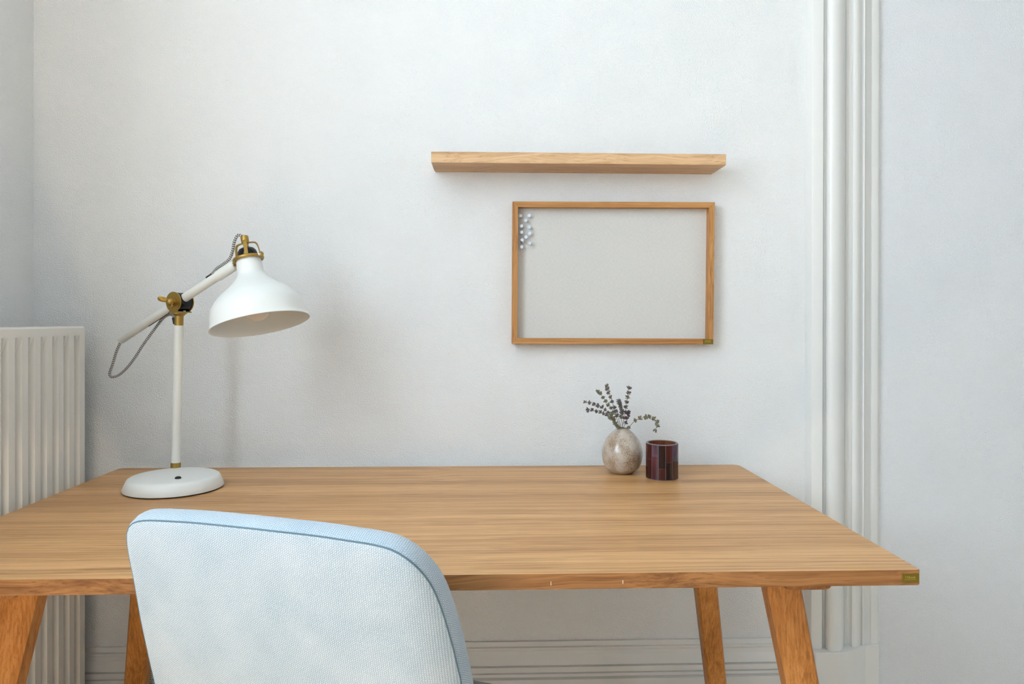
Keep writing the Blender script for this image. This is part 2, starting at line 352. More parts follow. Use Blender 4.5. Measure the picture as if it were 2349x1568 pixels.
# left wall with two window openings
bm = NB(); X0, X1 = WALLX-0.25, WALLX
ys = [0.0]
for ya, yb in WIN:
    box(bm, (X0, ys[-1], 0), (X1, ya, ZC)); box(bm, (X0, ya, 0), (X1, yb, WZ0)); box(bm, (X0, ya, WZ1), (X1, yb, ZC)); ys.append(yb)
box(bm, (X0, ys[-1], 0), (X1, YF, ZC)); struct('wall_left', bm, M['wall'])
bm = NB(); ra_, rb_, rz0, rz1 = -1.9, -3.3, 0.9, 2.5
box(bm, (XR, 0.2, 0), (XR+0.15, ra_, ZC)); box(bm, (XR, rb_, 0), (XR+.15, YF, ZC)); box(bm, (XR, ra_, 0), (XR+.15, rb_, rz0)); box(bm, (XR, ra_, rz1), (XR+.15, rb_, ZC))
struct('wall_right', bm, M['wall'])
bm = NB(); box(bm, (X0, YF, 0), (XR+.15, YF-0.15, ZC)); struct('wall_front', bm, M['wall'])
bm = NB(); box(bm, (X0, 0.2, ZC), (XR+.1, YF-.15, ZC+.1)); struct('ceiling', bm, M['ceiling'])
bm = NB(); box(bm, (X0, 0.2, -0.1), (XR+.1, YF-.15, 0)); struct('floor', bm, M['floor'])
for i, (ya, yb) in enumerate(WIN):
    bm = NB(); t = 0.05; xa, xb = WALLX-0.16, WALLX-0.10
    for a, b_ in (((xa, ya, WZ0), (xb, yb, WZ0+t)), ((xa, ya, WZ1-t), (xb, yb, WZ1)), ((xa, ya, WZ0+t), (xb, ya-t, WZ1-t)), ((xa, yb, WZ0+t), (xb, yb+t, WZ1-t))): box(bm, a, b_)
    o = struct('window_%d' % (i+1), bm, M['trim'])
    bm = NB(); box(bm, (WALLX-0.1, ya, WZ0-0.03), (WALLX+0.03, yb, WZ0), 0.004); obj('window_sill', bm, M['trim'], o)

# baseboard (profile: depth, height) on the back wall between corner and plinth, and on the left wall
bprof = [(0, .328), (.006, .328), (.008, .318), (.013, .3165), (.0135, .313), (.012, .309), (.0135, .30), (.019, .286), (.021, .2805), (.016, .2785), (.016, .277), (.022, .2755), (.0225, .2645), (.018, .263), (.018, .2615), (.0225, .260), (.023, .255), (.018, .2525), (.018, .251), (.026, .2485), (.026, 0.005), (0, 0.005)]
bprof = [(p, z-.005) for p, z in bprof]
pxl = at(1866, 1490, -0.03).x
bm = NB(); prism(bm, [Vector((WALLX, -p, z)) for p, z in bprof], (pxl-WALLX, 0, 0)); struct('baseboard_back', bm, M['trim'])
bm = NB(); prism(bm, [Vector((WALLX+p, -0.026, z)) for p, z in bprof], (0, YF+0.03, 0)); struct('baseboard_left', bm, M['trim'])

# door casing: profile (pixel column at y=300, depth)
ZP = at(1930, 1495, -.0535).z
cas = [(1848, 0.0), (1849, .033), (1850.5, .0355)]
cols = [(1888.3, .0355), (1889.6, .026), (1891, .0255), (1894.5, .0265)]
for k in range(9):
    a = math.pi*k/8; cols.append((1916.5-21.5*math.cos(a), .026+.024*math.sin(a)**0.85))
cols += [(1939.5, .021), (1941, .0225), (1943, .0165), (1947, .0155), (1951, .0175), (1955, .0235), (1957, .0275), (1962, .0295), (1968, .0285), (1973, .0245), (1975.5, .0195), (1977, .0165), (1979.5, .0165),
         (1981, .0205), (1983.5, .0215), (1986, .0195), (1987, .0155), (1997.5, .0150), (1998.2, .0125), (2000, .0125), (2000.6, .0140), (2014, .0135), (2016.5, .0115), (2019, 0)]
poly = [Vector((at(1848, 300).x, 0, 0)), Vector((at(1848, 300).x, -.034, 0)), Vector((at(1848, 300).x+.0015, -.0355, 0))]
for c, p in cols: poly.append(Vector((at(c, 300, -p).x, -p, 0)))
for v in poly: v.z = ZP
bm = NB(); prism(bm, poly, (0, 0, ZC-ZP)); casing = struct('trim_1', bm, M['trim'], smooth=50)
xl = at(1848, 300).x; P = lambda c, p: Vector((at(c, 1520, -p).x, -p, 0))
bm = NB(); prism(bm, [Vector((xl-.006, 0, 0)), Vector((xl-.006, -.050, 0)), P(1872, .057), P(1943, .057), P(1958, .048), P(1985, .0235), P(2017, .0195), Vector((P(2018, .018).x, 0, 0))], (0, 0, ZP))
bmesh.ops.bevel(bm, geom=[e for e in bm.edges], offset=0.0012, segments=1, affect='EDGES')
struct('trim_2', bm, M['trim'])

# ------------------------------------------------------------------ desk
ZT = 0.74; TH = 0.0205; XD0, XD1, YB, YFR = -0.8206, 0.5794, -0.04, -0.74
desk = thing('desk', 'long light oak desk with splayed legs, standing against the white wall', 'desk', ((XD0+XD1)/2, (YB+YFR)/2, 0))
bm = NB(); pts = []
R = 0.012
for cx_, cy_, a0 in ((XD1-R, YB-R, 0), (XD0+R, YB-R, 90), (XD0+R, YFR+R, 180), (XD1-R, YFR+R, 270)):
    rr_ = R if a0 != 270 else 0.003 
    if a0 == 270: cx_, cy_ = XD1-rr_, YFR+rr_
    for k in range(6):
        a = math.radians(a0+18*k); pts.append(Vector((cx_+rr_*math.cos(a), cy_+rr_*math.sin(a), ZT-TH)))
prism(bm, pts, (0, 0, TH))
bmesh.ops.bevel(bm, geom=[e for e in bm.edges if abs(e.verts[0].co.z-e.verts[1].co.z) < 1e-6], offset=0.0008, segments=2, affect='EDGES')
top = obj('tabletop', bm, None, desk, smooth=35, mats=[M['oak'], M['oakedge_shaded']])
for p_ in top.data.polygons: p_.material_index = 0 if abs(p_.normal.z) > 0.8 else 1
# legs: tapered, splayed sideways and outwards in depth
XC_ = (XD0+XD1)/2; ZU = ZT-TH
def leg(sx, sy):
    d0 = 1.1225 if sy < 0 else 1.445       # distance from the camera plane at the underside
    Y0 = d0-D; sp = 0.160
    xi = 0.423 if sy < 0 else 0.399       # inner face of the right legs
    xin0 = xi if sx > 0 else 2*XC_-xi+0.005
    def sec(t):                            # t: drop below the underside
        wd = (0.0560-0.028*t) if sy < 0 else (0.0460-0.014*t); th = 0.036-0.010*t
        xin = xin0+sx*sp*t*1.0; xo = xin+sx*wd
        y = Y0+sy*sp*t; yf, yb = y-th/2, y+th/2
        z = ZU-t; ch = 0.004
        a, b2 = (xin, xo) if xin < xo else (xo, xin)
        return [Vector(v) for v in ((a+ch, yf, z), (b2-ch, yf, z), (b2, yf+ch, z), (b2, yb-ch, z), (b2-ch, yb, z), (a+ch, yb, z), (a, yb-ch, z), (a, yf+ch, z))]
    bm = NB(); hexa(bm, sec(ZU-0.0005), sec(0.0)); return bm
for sx in (1, -1):
    for sy in (-1, 1): obj('leg', leg(sx, sy), M['oakleg'], desk)
for sx in (1, -1):                        # the flat rail that joins a front and a rear leg under the top
    xa = at(1801, 1350, 1.005-D).x; xb = at(1913, 1350, 1.005-D).x
    if sx < 0: xa, xb = 2*XC_-xb+.02, 2*XC_-xa+.02
    bm = NB(); box(bm, (xa, 1.005-D, at(1880, 1356.5, 1.005-D).z), (xb, YB-0.06, ZU-0.0002), 0.009, 3); obj('rail', bm, M['oakrail'], desk, smooth=40)
def text_bm(s, size, org, xdir, zdir, depth, wfit):
    cu_ = bpy.data.curves.new('txt', 'FONT'); cu_.body = s; cu_.size = size; cu_.extrude = depth; cu_.resolution_u = 3; cu_.align_x = 'CENTER'; cu_.align_y = 'CENTER'
    to = bpy.data.objects.new('txt', cu_); C.objects.link(to); dg = bpy.context.evaluated_depsgraph_get()
    me = bpy.data.meshes.new_from_object(to.evaluated_get(dg)); bpy.data.objects.remove(to); bpy.data.curves.remove(cu_)
    bm = NB(); bm.from_mesh(me); bpy.data.meshes.remove(me)
    xs_ = [v.co.x for v in bm.verts]; k = wfit/(max(xs_)-min(xs_)); xd = Vector(xdir); zd = Vector(zdir); nd_ = xd.cross(zd)
    for v in bm.verts: v.co = org + xd*(v.co.x*k) + zd*v.co.y + nd_*v.co.z
    return bm
def brass_plate(parent, x0, y0, x1, y1, Y, th=0.0008):
    a = at(x0, y0, Y); b_ = at(x1, y1, Y)
    bm = NB(); box(bm, (a.x, Y, a.z), (b_.x, Y-th, b_.z), 0.0002, 1); p = obj('brass_plate', bm, M['plate'], parent)
    mid = (a+b_)/2; wd = abs(b_.x-a.x); ht = abs(a.z-b_.z)
    bm = text_bm('152ook', ht*0.40, Vector((mid.x-wd*0.04, Y-th, mid.z+ht*0.10)), (1, 0, 0), (0, 0, 1), 0.0003, wd*0.60)
    box(bm, (mid.x-wd*.38, Y-th, mid.z-ht*.17), (mid.x+wd*.32, Y-th-.0002, mid.z-ht*.135))
    obj('lettering', bm, M['letter'], p); p['label'] = 'small brass plate with raised lettering'
brass_plate(desk, 2069, 1315.5, 2108, 1334.5, YFR)
for x0, x1 in ((1948, 1955), (1957, 1961), (1970, 1976), (1980, 1984)):
    a = atz(x0, 1305.6, ZT); b_ = atz(x1, 1305.6, ZT)
    bm = NB(); box(bm, (a.x, YFR+0.0005, ZT-0.0014), (b_.x, YFR+0.0024, ZT+0.0003), 0.0004, 1); obj('paint_fleck', bm, M['paint'], desk)
for x, y0, y1 in ((1263, 1333, 1342), (1428, 1330, 1338)):
    a = at(x, y0, YFR); b_ = at(x+1.6, y1, YFR); bm = NB(); box(bm, (a.x, YFR+.0002, a.z), (b_.x, YFR-.0002, b_.z)); obj('scratch', bm, M['scratch'], desk)

# ------------------------------------------------------------------ radiator on the left wall
RX = -0.882; RZ1 = 1.058; RZ0 = 0.13; RY0, RY1 = -0.068, -1.70
rad = thing('radiator', 'fluted off-white panel radiator mounted on the left wall', 'radiator', ((RX+WALLX)/2, (RY0+RY1)/2, RZ0))
pitch = 0.0388
def fluted(X, sgn):
    bm = NB(); yv = []
    n = int((abs(RY1-RY0)-0.012)/pitch)
    yv.append((RY0, 0)); y = RY0-0.006
    for k in range(n):
        yv += [(y-.0135, 0), (y-0.0175, 1), (y-0.0275, 1), (y-0.0345, 0)]; y -= pitch
    yv.append((RY1, 0))
    zz = [(RZ1-0.0145, 0), (RZ1-0.020, 0.0), (RZ1-0.052, 1), (RZ0+0.05, 1), (RZ0+0.02, 0), (RZ0+0.008, 0)]
    zz = [(RZ1, -0.6), (RZ1-0.001, -.3), (RZ1-0.004, -0.05), (RZ1-.014, 0.0)] + zz[1:]
    G = []
    for z, g in zz:
        G.append([bm.verts.new((X - sgn*(0.0115*fl*max(g, 0)) - (sgn*0.010*(-g) if g < 0 else 0), y, z)) for y, fl in yv])
    for A, B in zip(G, G[1:]):
        for i in range(len(A)-1): bm.faces.new((A[i], A[i+1], B[i+1], B[i]))
    K = [[bm.verts.new((X-sgn*0.0135, v.co.y, v.co.z)) for v in (row[0], row[-1])] for row in (G[0], G[-1])]
    bm.faces.new((K[0][0], K[0][1], K[1][1], K[1][0]))
    bm.faces.new([v for v in G[0]]+[K[0][1], K[0][0]]); bm.faces.new([v for v in G[-1]]+[K[1][1], K[1][0]])
    bm.faces.new([r[0] for r in G]+[K[1][0], K[0][0]]); bm.faces.new([r[-1] for r in G]+[K[1][1], K[0][1]])
    return bm
obj('front_panel', fluted(RX, 1), M['radiator'], rad, smooth=25)
obj('back_panel', fluted(WALLX+0.035, -1), M['radiator'], rad, smooth=25)
bm = NB()
gx0, gx1 = WALLX+0.050, RX-0.0145
box(bm, (gx0, RY0-.003, RZ1-0.012), (gx0+.002, RY1+.003, RZ1-.001)); box(bm, (gx1-.002, RY0-.003, RZ1-0.012), (gx1, RY1+.003, RZ1-.001))
y = RY0-0.01
while y > RY1+0.02:
    box(bm, (gx0+.002, y, RZ1-0.010), (gx1-.002, y-0.006, RZ1-0.002)); y -= 0.02
g = obj('top_grille', bm, M['radiator'], rad); 
for yy in (RY0, RY1+0.006):
    bm = NB(); box(bm, (gx0-.004, yy-.0005, RZ0+0.02), (gx1+.003, yy-0.005, RZ1-0.004), 0.001); obj('side_cover', bm, M['radiator'], rad)
for yy in (-0.4, -1.35):
    bm = NB(); box(bm, (WALLX+0.0006, yy, RZ0+0.1), (WALLX+0.0345, yy-0.03, RZ1-0.1)); obj('wall_bracket', bm, M['radiator'], rad)

# ------------------------------------------------------------------ shelf
YS = -0.1
a = at(989, 347, YS); b_ = at(1666, 378.5, YS)
shelf = thing('floating_shelf', 'empty pale oak floating shelf mounted on the white wall above the pinboard', 'shelf', ((a.x+b_.x)/2, 0, (a.z+b_.z)/2))
bm = NB(); box(bm, (a.x, YS, b_.z), (b_.x, -0.0065, a.z), 0.0012, 2); sb = obj('board', bm, M['oakshelf'], shelf)
bm = NB(); box(bm, (a.x+0.002, -0.006, b_.z-0.0005), (b_.x-0.002, 0, a.z-0.004)); obj('mounting_plate', bm, M['oakshelf'], shelf)

# ------------------------------------------------------------------ pinboard
YP = -0.03; WF = 0.0128
tl, tr_, bl, br_ = at(1176, 461.5, YP), at(1640, 463.5, YP), at(1174.2, 788, YP), at(1636.5, 789.5, YP)
pb = thing('pinboard', 'framed pinboard of cream canvas in an oak frame, hanging below the shelf', 'pinboard', ((tl.x+tr_.x)/2, 0, (tl.z+bl.z)/2))
def rail4(A, B, Ai, Bi):
    bm = NB(); lo = [Vector((p.x, 0, p.z)) for p in (A, B, Bi, Ai)]; hi = [Vector((p.x, YP, p.z)) for p in (A, B, Bi, Ai)]
    hexa(bm, lo, hi); bmesh.ops.bevel(bm, geom=list(bm.edges), offset=0.0004, segments=1, affect='EDGES'); return bm
tli, tri, bli, bri = tl+Vector((WF, 0, -WF)), tr_+Vector((-WF, 0, -WF)), bl+Vector((WF, 0, WF)), br_+Vector((-WF, 0, WF))
obj('frame_rail', rail4(tl, tr_, tli, tri), M['oakfh'], pb); obj('frame_rail', rail4(bl, br_, bli, bri), M['oakfh'], pb)
obj('frame_stile', rail4(tl, bl, tli, bli), M['oakfv'], pb); obj('frame_stile', rail4(tr_, br_, tri, bri), M['oakfv'], pb)
YC = -0.008
bm = NB(); hexa(bm, [Vector((p.x, -0.001, p.z)) for p in (tli, tri, bri, bli)], [Vector((p.x, YC, p.z)) for p in (tli, tri, bri, bli)]); obj('canvas_panel', bm, M['canvas'], pb)
brass_plate(pb, 1612.5, 777.5, 1635.3, 788.3, YP)
pins = [(1192.9, 494.3, .25, 0, 'topmost push pin, at the left against the frame'), (1213.9, 494.3, .10, .1, 'topmost push pin of the right column'),
        (1206.1, 505, 0, .05, 'upper one of the two push pins between the columns'), (1195.9, 517.9, .08, .1, 'second push pin from the top along the left frame'),
        (1213.9, 520.2, .08, .1, 'second push pin from the top in the right column'), (1196.6, 532.2, -.1, .0, 'third push pin from the top along the left frame'),
        (1215, 535, .0, .35, 'third push pin from the top in the right column'), (1206.5, 543.3, -.0, .1, 'lower one of the two push pins between the columns'),
        (1197.8, 549.4, .0, .55, 'push pin that tilts upward near the left frame'), (1215.3, 557.7, -.1, -.1, 'lowest push pin of the right column'),
        (1196.8, 566, -.1, -.25, 'lowest push pin of all, by the left frame')]
for x, y, tx, tz, lab in pins:
    d_ = Vector((-0.10-tx*.6, -1, tz*.6)).normalized(); hd = at(x, y, YC-0.0125); base = hd - d_*(0.0125/abs(d_.y))
    bm = NB(); lathe(bm, base, d_, [(-0.004, 0), (-0.003, .0006), (0.0, .0006), (0.0, .0036), (0.0012, .0043), (.0022, .0040), (.0032, .0029), (.0095, .0032), (.0105, .0041), (.0122, .0043), (.0130, .0038), (.0130, 0)], 20)
    o = obj('push_pin', bm, M['pin'], None, smooth=35)
    for v in o.data.vertices: v.co -= base
    o.location = base; o['label'] = 'small white '+lab; o['category'] = 'push pin'; o['group'] = 'white push pins on the pinboard'

# ------------------------------------------------------------------ desk lamp
bc = atz(399.5, 1119, ZT); 
foot = atz(403, 1071, ZT+0.0265); btn = atz(408.5, 1095.5, ZT+0.0285)
lamp = thing('desk_lamp', 'white adjustable desk lamp with brass joints and a striped cord, on the oak desk', 'lamp', (bc.x, bc.y, ZT))
up = Vector((0, 0, 1)); rb = 0.0925
bm = NB(); lathe(bm, Vector((bc.x, bc.y, ZT)), up, [(0.0045, 0), (0.0035, .080), (.0003, .0900), (0.0005, .0895), (0.002, .0912)], 64)
obj('rubber_pad', bm, M['rubber'], lamp, smooth=40)
bm = NB(); lathe(bm, Vector((bc.x, bc.y, ZT)), up, [(0.0035, 0), (0.003, rb-.003), (.0025, rb-.0008), (.004, rb), (.018, rb-.0062), (.0225, rb-.0085), (.0250, rb-.0125), (.0262, rb-.018), (.0272, rb-.035), (.0282, .03), (.0284, 0)], 96)
obj('base', bm, M['lamp'], lamp, smooth=60)
bm = NB(); lathe(bm, btn-Vector((0, 0, .001)), up, [(0, 0), (0, .0060), (.0012, .0060), (.0030, .0048), (.0040, .0025), (.0043, 0)], 24); obj('button', bm, M['black'], lamp, smooth=60)
ptop = at(410.5, 746, foot.y)
ax = (ptop-foot).normalized()
bm = NB(); cyl(bm, foot-ax*0.001, foot+ax*0.010, 0.0098, 32, bev=.0006); obj('brass_foot_ring', bm, M['brass'], lamp, smooth=40)
bm = NB(); cyl(bm, foot+ax*0.010, ptop, 0.0092, 32); obj('pole', bm, M['pole'], lamp, smooth=40)
col = at(411, 723, foot.y)
bm = NB(); lathe(bm, ptop, ax, [(0, 0), (0, .0088), ((col-ptop).length-.001, .0088), ((col-ptop).length, .0105), ((col-ptop).length+.0030, .0130), ((col-ptop).length+.0036, .0155), ((col-ptop).length+.0062, .0155), ((col-ptop).length+.0062, 0)], 32)
obj('brass_collar', bm, M['brass'], lamp, smooth=35)
J = at(413, 692.5, foot.y)
th_n = math.radians(-25.7); n = Vector((math.sin(th_n), -math.cos(th_n), 0)); t = Vector((-n.y, n.x, 0))   # n: drum axis to the camera's left, t: along the arm
if t.x < 0: t = -t
# yoke: two brass discs with flat feet and a base plate
rd = 0.0208; hd_ = 0.0150
for s in (1, -1):
    c0 = J+n*(s*hd_); bm = NB(); pts = []
    zb = (col.z+.0075)-J.z
    for k in range(29):
        a = math.radians(-58+ (296)*k/28); pts.append(c0+t*(rd*math.cos(a))+up*(rd*math.sin(a)))
    hw = rd*math.cos(math.radians(-58))
    pts += [c0-t*hw+up*zb, c0+t*hw+up*zb]
    prism(bm, pts, n*(s*0.0022)); obj('joint_disc', bm, M['brass'], lamp)
bm = NB()
A0 = J+up*zb; q = [A0+t*(a*0.0135)+n*(b*0.0175) for a, b in ((-1, -1), (1, -1), (1, 1), (-1, 1))]; prism(bm, q, up*-0.0022); obj('yoke_plate', bm, M['brass'], lamp)
bm = NB(); lathe(bm, J-n*hd_, n, [(0, 0), (0, rd-.0015), (.001, rd-.0012), (2*hd_-.001, rd-.0012), (2*hd_, rd-.0015), (2*hd_, 0)], 48); obj('joint_drum', bm, M['black'], lamp, smooth=40)
bm = NB(); box(bm, (-.007, -.003, -.001), (.007, .003, .001), .0005, 1)
bmesh.ops.transform(bm, matrix=Matrix.Translation(J+up*(zb+.0015)+t*.006) @ Matrix((( t.x, n.x, 0, 0), (t.y, n.y, 0, 0), (0, 0, 1, 0), (0, 0, 0, 1))), verts=bm.verts); obj('lock_nut', bm, M['steel'], lamp)
# wing screw on the front disc
W0 = J+n*(hd_+0.0022)
bm = NB(); lathe(bm, W0, n, [(0, 0), (0, .0098), (.0025, .0098), (.0030, .0078), (.0045, .0080), (.0090, .0078), (.0125, .0060), (.0142, .003), (.0147, 0)], 32)
for sg, ang in ((1, 158), (-1, -30)):
    w_ = t*math.cos(math.radians(ang))+up*math.sin(math.radians(ang))
    path = spline([W0+n*.005+w_*.004, W0+n*.010+w_*.010, W0+n*.017+w_*.017, W0+n*.020+w_*.022], 4)
    side = n.cross(w_).normalized(); ctrs = path; rs = [.0035, .0038, .0042, .0046, .0050, .0053, .0055, .0056, .0055, .0052, .0046, .0036, .0012][:len(ctrs)]
    rings = []
    for i, p in enumerate(ctrs):
        tg = (ctrs[min(i+1, len(ctrs)-1)]-ctrs[max(i-1, 0)]).normalized(); nn = side.cross(tg)
        rings.append([bm.verts.new(p+side*(rs[i]*math.cos(2*math.pi*k/12))+nn*(0.0013*math.sin(2*math.pi*k/12))) for k in range(12)])
    for A, B in zip(rings, rings[1:]):
        for k in range(12): bm.faces.new((A[k], A[(k+1) % 12], B[(k+1) % 12], B[k]))
    bm.faces.new(rings[0][::-1]); bm.faces.new(rings[-1])
obj('wing_screw', bm, M['brass'], lamp, smooth=50)
# arm: lies in the plane through J with normal n; it passes through the drum
def ap(x, y, off=0.0): return atp(x, y, J+n*off, n)
E0, E1 = ap(277, 779, 0.002), ap(541, 606, 0.002)
arm = (E1-E0).normalized(); ra = 0.0090
bm = NB(); lathe(bm, E0, arm, [(0.012, 0), (0.0, ra-.0016), (0.0, ra-.0006), (.0008, ra), ((E1-E0).length*.80, ra), ((E1-E0).length-.02, ra), ((E1-E0).length-.02, 0)], 32); armo = obj('arm', bm, M['pole'], lamp, smooth=40)
Hs = ap(500, 633, .002)
bm = NB(); lathe(bm, Hs, arm, [(0, 0), (0, ra+.0004), (.001, ra+.0018), ((E1-Hs).length-.012, ra+.0018), ((E1-Hs).length-.006, ra+.0010), ((E1-Hs).length-.003, ra-.002), ((E1-Hs).length-.003, 0)], 32)
obj('arm_sleeve', bm, M['pole'], lamp, smooth=40)
up_arm = n.cross(arm); up_arm = up_arm if up_arm.z > 0 else -up_arm
sA, sB = ap(341, 748), ap(388, 717)
bm = NB(); ln = (sB-sA).length; s0 = E0+arm*((sA-E0).dot(arm))-up_arm*(ra-.0004)
q = [s0+n*.0012, s0-n*.0012, s0-n*.0012-up_arm*.0010+arm*.004, s0+n*.0012-up_arm*.0010+arm*.004]; prism(bm, q, arm*ln); obj('cable_slot', bm, M['rubber'], lamp)
g0 = ap(480, 633); g1 = ap(491, 626.5)
g0 = E0+arm*((g0-E0).dot(arm))+up_arm*(ra-.001); 
bm = NB(); cyl(bm, g0+up_arm*.0022-arm*.006, g0+up_arm*.0010+arm*.010, .0030, 16, .0040, .0005); obj('grommet', bm, M['rubber'], lamp, smooth=40)
# head: ring centre in the arm plane, brim centre solved on its own sight line
Rg = ap(570, 595.5)
v = (CAM-Rg).normalized(); dB = ray(597, 743.5); lo_, hi_ = 1.2, 1.8
for _ in range(50):
    md = (lo_+hi_)/2; Bp = CAM+dB*md; e = (Bp-Rg).normalized().dot(v)
    if e > 0.300: lo_ = md
    else: hi_ = md
Bp = CAM+dB*md; N_ = (Bp-Rg).normalized(); LH = (Bp-Rg).length
k_ = LH/.133
prof = [(-.002, .0150), (-.0015, .0215), (.001, .0232), (.010, .0242), (.026, .0255), (.032, .0268), (.037, .0295), (.042, .0335), (.049, .0405), (.0575, .0500), (.064, .0590), (.073, .0695), (.082, .0775), (.0925, .0845), (.100, .0873), (.108, .0892), (.118, .0906), (.126, .0918), (.1300, .0932), (.1325, .0948), (.1335, .0945), (.1330, .0925), (.126, .0900), (.112, .0883), (.097, .0845), (.082, .0750), (.064, .0565), (.049, .0375), (.037, .0270), (.010, .0220), (.0, .0205), (-.002, .0150)]
# shell: smooth the profile with a spline
pv = spline([Vector((s, r, 0)) for s, r in prof], 3)
bm = NB(); lathe(bm, Rg, N_, [(p.x*k_, p.y) for p in pv], 96, closed=False); shade = obj('lamp_shade', bm, M['lamp'], lamp, smooth=70)
# bulb
bm = NB(); lathe(bm, Rg, N_, [(.03, .012), (.058, .0125)] + [(.0985-.0265*math.cos(a), max(.0265*math.sin(a), 0)) for a in [math.radians(q) for q in range(28, 181, 8)]]+[(.125, 0)], 40); obj('light_bulb', bm, M['bulb'], lamp, smooth=60)
# ring
xN, yN, _a = frame_of(N_)
def circ(c, r, nn=48, a0=0): return [c+xN*(r*math.cos(2*math.pi*k/nn+a0))+yN*(r*math.sin(2*math.pi*k/nn+a0)) for k in range(nn)]
bm = NB(); tube(bm, circ(Rg-N_*.0012, .0268), .0033, 12, closed=True); obj('ring', bm, M['brass'], lamp, smooth=60)
# socket dome
bm = NB(); lathe(bm, Rg, -N_, [(-.002, 0), (-.002, .0190), (.011, .0190), (.0170, .0178), (.0215, .0148), (.0245, .0095), (.0255, .005), (.0255, 0)], 40); obj('socket_dome', bm, M['black'], lamp, smooth=60)
bm = NB(); lathe(bm, Rg, -N_, [(.0215, 0), (.0215, .0048), (.033, .0052), (.034, .0072), (.0375, .0075), (.0475, .0078), (.0490, .0070), (.0490, 0)], 28); obj('cord_stem', bm, M['brass'], lamp, smooth=40)
# three flat straps: one turned to the camera
vc = (CAM-Rg); vc = (vc-N_*vc.dot(N_)).normalized(); vs = N_.cross(vc).normalized()
if vs.x < 0: vs = -vs
for ang in (-4, 100, -120):
    a = math.radians(ang); rd_ = vc*math.cos(a)+vs*math.sin(a); sd_ = N_.cross(rd_).normalized(); hw = .0034
    path = [Rg-N_*.0355+rd_*.006, Rg-N_*.0355+rd_*.014, Rg-N_*.0345+rd_*.0185, Rg-N_*.0315+rd_*.0212, Rg-N_*.027+rd_*.0225, Rg-N_*.0+rd_*.0255]
    if ang == -4: path = [Rg-N_*.0385+rd_*.006, Rg-N_*.0385+rd_*.0085, Rg-N_*.0375+rd_*.0112, Rg-N_*.035+rd_*.0125, Rg-N_*.027+rd_*.0160, Rg-N_*.002+rd_*.0262]
    bm = NB(); rings = []
    for i, p in enumerate(path):
        tg = (path[min(i+1, 5)]-path[max(i-1, 0)]).normalized(); on = sd_.cross(tg).normalized()*.0006
        rings.append([bm.verts.new(p+sd_*hw+on), bm.verts.new(p-sd_*hw+on), bm.verts.new(p-sd_*hw-on), bm.verts.new(p+sd_*hw-on)])
    for A, B in zip(rings, rings[1:]):
        for k in range(4): bm.faces.new((A[k], A[(k+1) % 4], B[(k+1) % 4], B[k]))
    bm.faces.new(rings[0][::-1]); bm.faces.new(rings[-1]); obj('strap', bm, M['brass'], lamp)
# lug and screw at the ring, hinge to the arm
lc = atp(595, 582.5, Rg+v*.024, v)
bm = NB(); lathe(bm, lc-v*.004+vs*.003, v, [(0, 0), (0, .0052), (.004, .0050), (.0055, .0035), (.0055, 0)], 20); obj('ring_lug', bm, M['brass'], lamp, smooth=40)
bm = NB(); lathe(bm, lc+v*.0008, v, [(0, 0), (0, .0026), (.0010, .0024), (.0016, .0012), (.0016, 0)], 16); obj('screw', bm, M['steel'], lamp, smooth=40)
Hc = ap(536, 608, .003)
bm = NB(); lathe(bm, Hc-n*.0035, n, [(0, 0), (0, .0046), (.007, .0046), (.007, 0)], 20)
tube(bm, [Hc, Hc+arm*.006+up_arm*.003, Rg-N_*.001-vs*.0255], [.0040, .0036, .0030], 10)
cyl(bm, Hc, Hc-arm*.010-up_arm*.002, .0040, 12); obj('hinge', bm, M['brass'], lamp, smooth=40)
bm = NB(); lathe(bm, Hc+n*.0030, n, [(0, 0), (0, .0026), (.0010, .0024), (.0016, .0012), (.0016, 0)], 16); obj('screw', bm, M['steel'], lamp, smooth=40)
# cables
def px1(u, v_): return 230+u/4.356, 520+v_/4.356
c1 = [Rg-N_*.0470+vs*.001] + [ap(*px1(u, v_), o_) for u, v_, o_ in ((1385, 82, .0), (1358, 105, .002), (1335, 165, .004), (1322, 240, .004), (1290, 320, .003), (1225, 375, .002), (1165, 415, .001), (1130, 455, .0))] + [g0+up_arm*.0025+arm*.008]
bm = NB(); tube(bm, spline(c1, 12), .0029, 12, uv=True); obj('upper_cord', bm, M['cable'], lamp, smooth=80)
c2 = [E0+arm*.006] + [ap(*px1(u, v_), o_) for u, v_, o_ in ((197, 1165, .0), (160, 1250, .002), (125, 1370, .003), (95, 1460, .002), (112, 1498, .0), (180, 1483, -.003), (262, 1412, -.005), (340, 1315, -.006), (420, 1190, -.008), (500, 1078, -.010), (570, 985, -.012), (635, 905, -.014), (700, 875, -.014), (728, 888, -.012))] + [at(401, 728, foot.y+.006)]
bm = NB(); tube(bm, spline(c2, 10), .0029, 12, uv=True); obj('looped_cord', bm, M['cable'], lamp, smooth=80)
gp = at(400.5, 734, foot.y+.004)
bm = NB(); cyl(bm, gp+Vector((-.001, 0, .006)), gp+Vector((.002, 0, -.008)), .0046, 16, bev=.001); obj('grommet', bm, M['rubber'], lamp, smooth=40)
cx3 = at(403.5, 1066, YB).x
c3 = [Vector((bc.x-.012, bc.y+.084, ZT+.0036)), Vector((cx3, bc.y+.125, ZT+.0034)), Vector((cx3, YB-.02, ZT+.0034)), Vector((cx3, YB+.002, ZT+.0034)), Vector((cx3, YB+.011, ZT-.001)), Vector((cx3, YB+.013, ZT-.03)), Vector((cx3-.01, YB+.014, .5)), at(352, 1500, -.04), at(344, 1545, -.045), at(350, 1585, -.045)]
bm = NB(); tube(bm, spline(c3, 12), .0029, 12, uv=True); obj('mains_cord', bm, M['cable'], lamp, smooth=80)
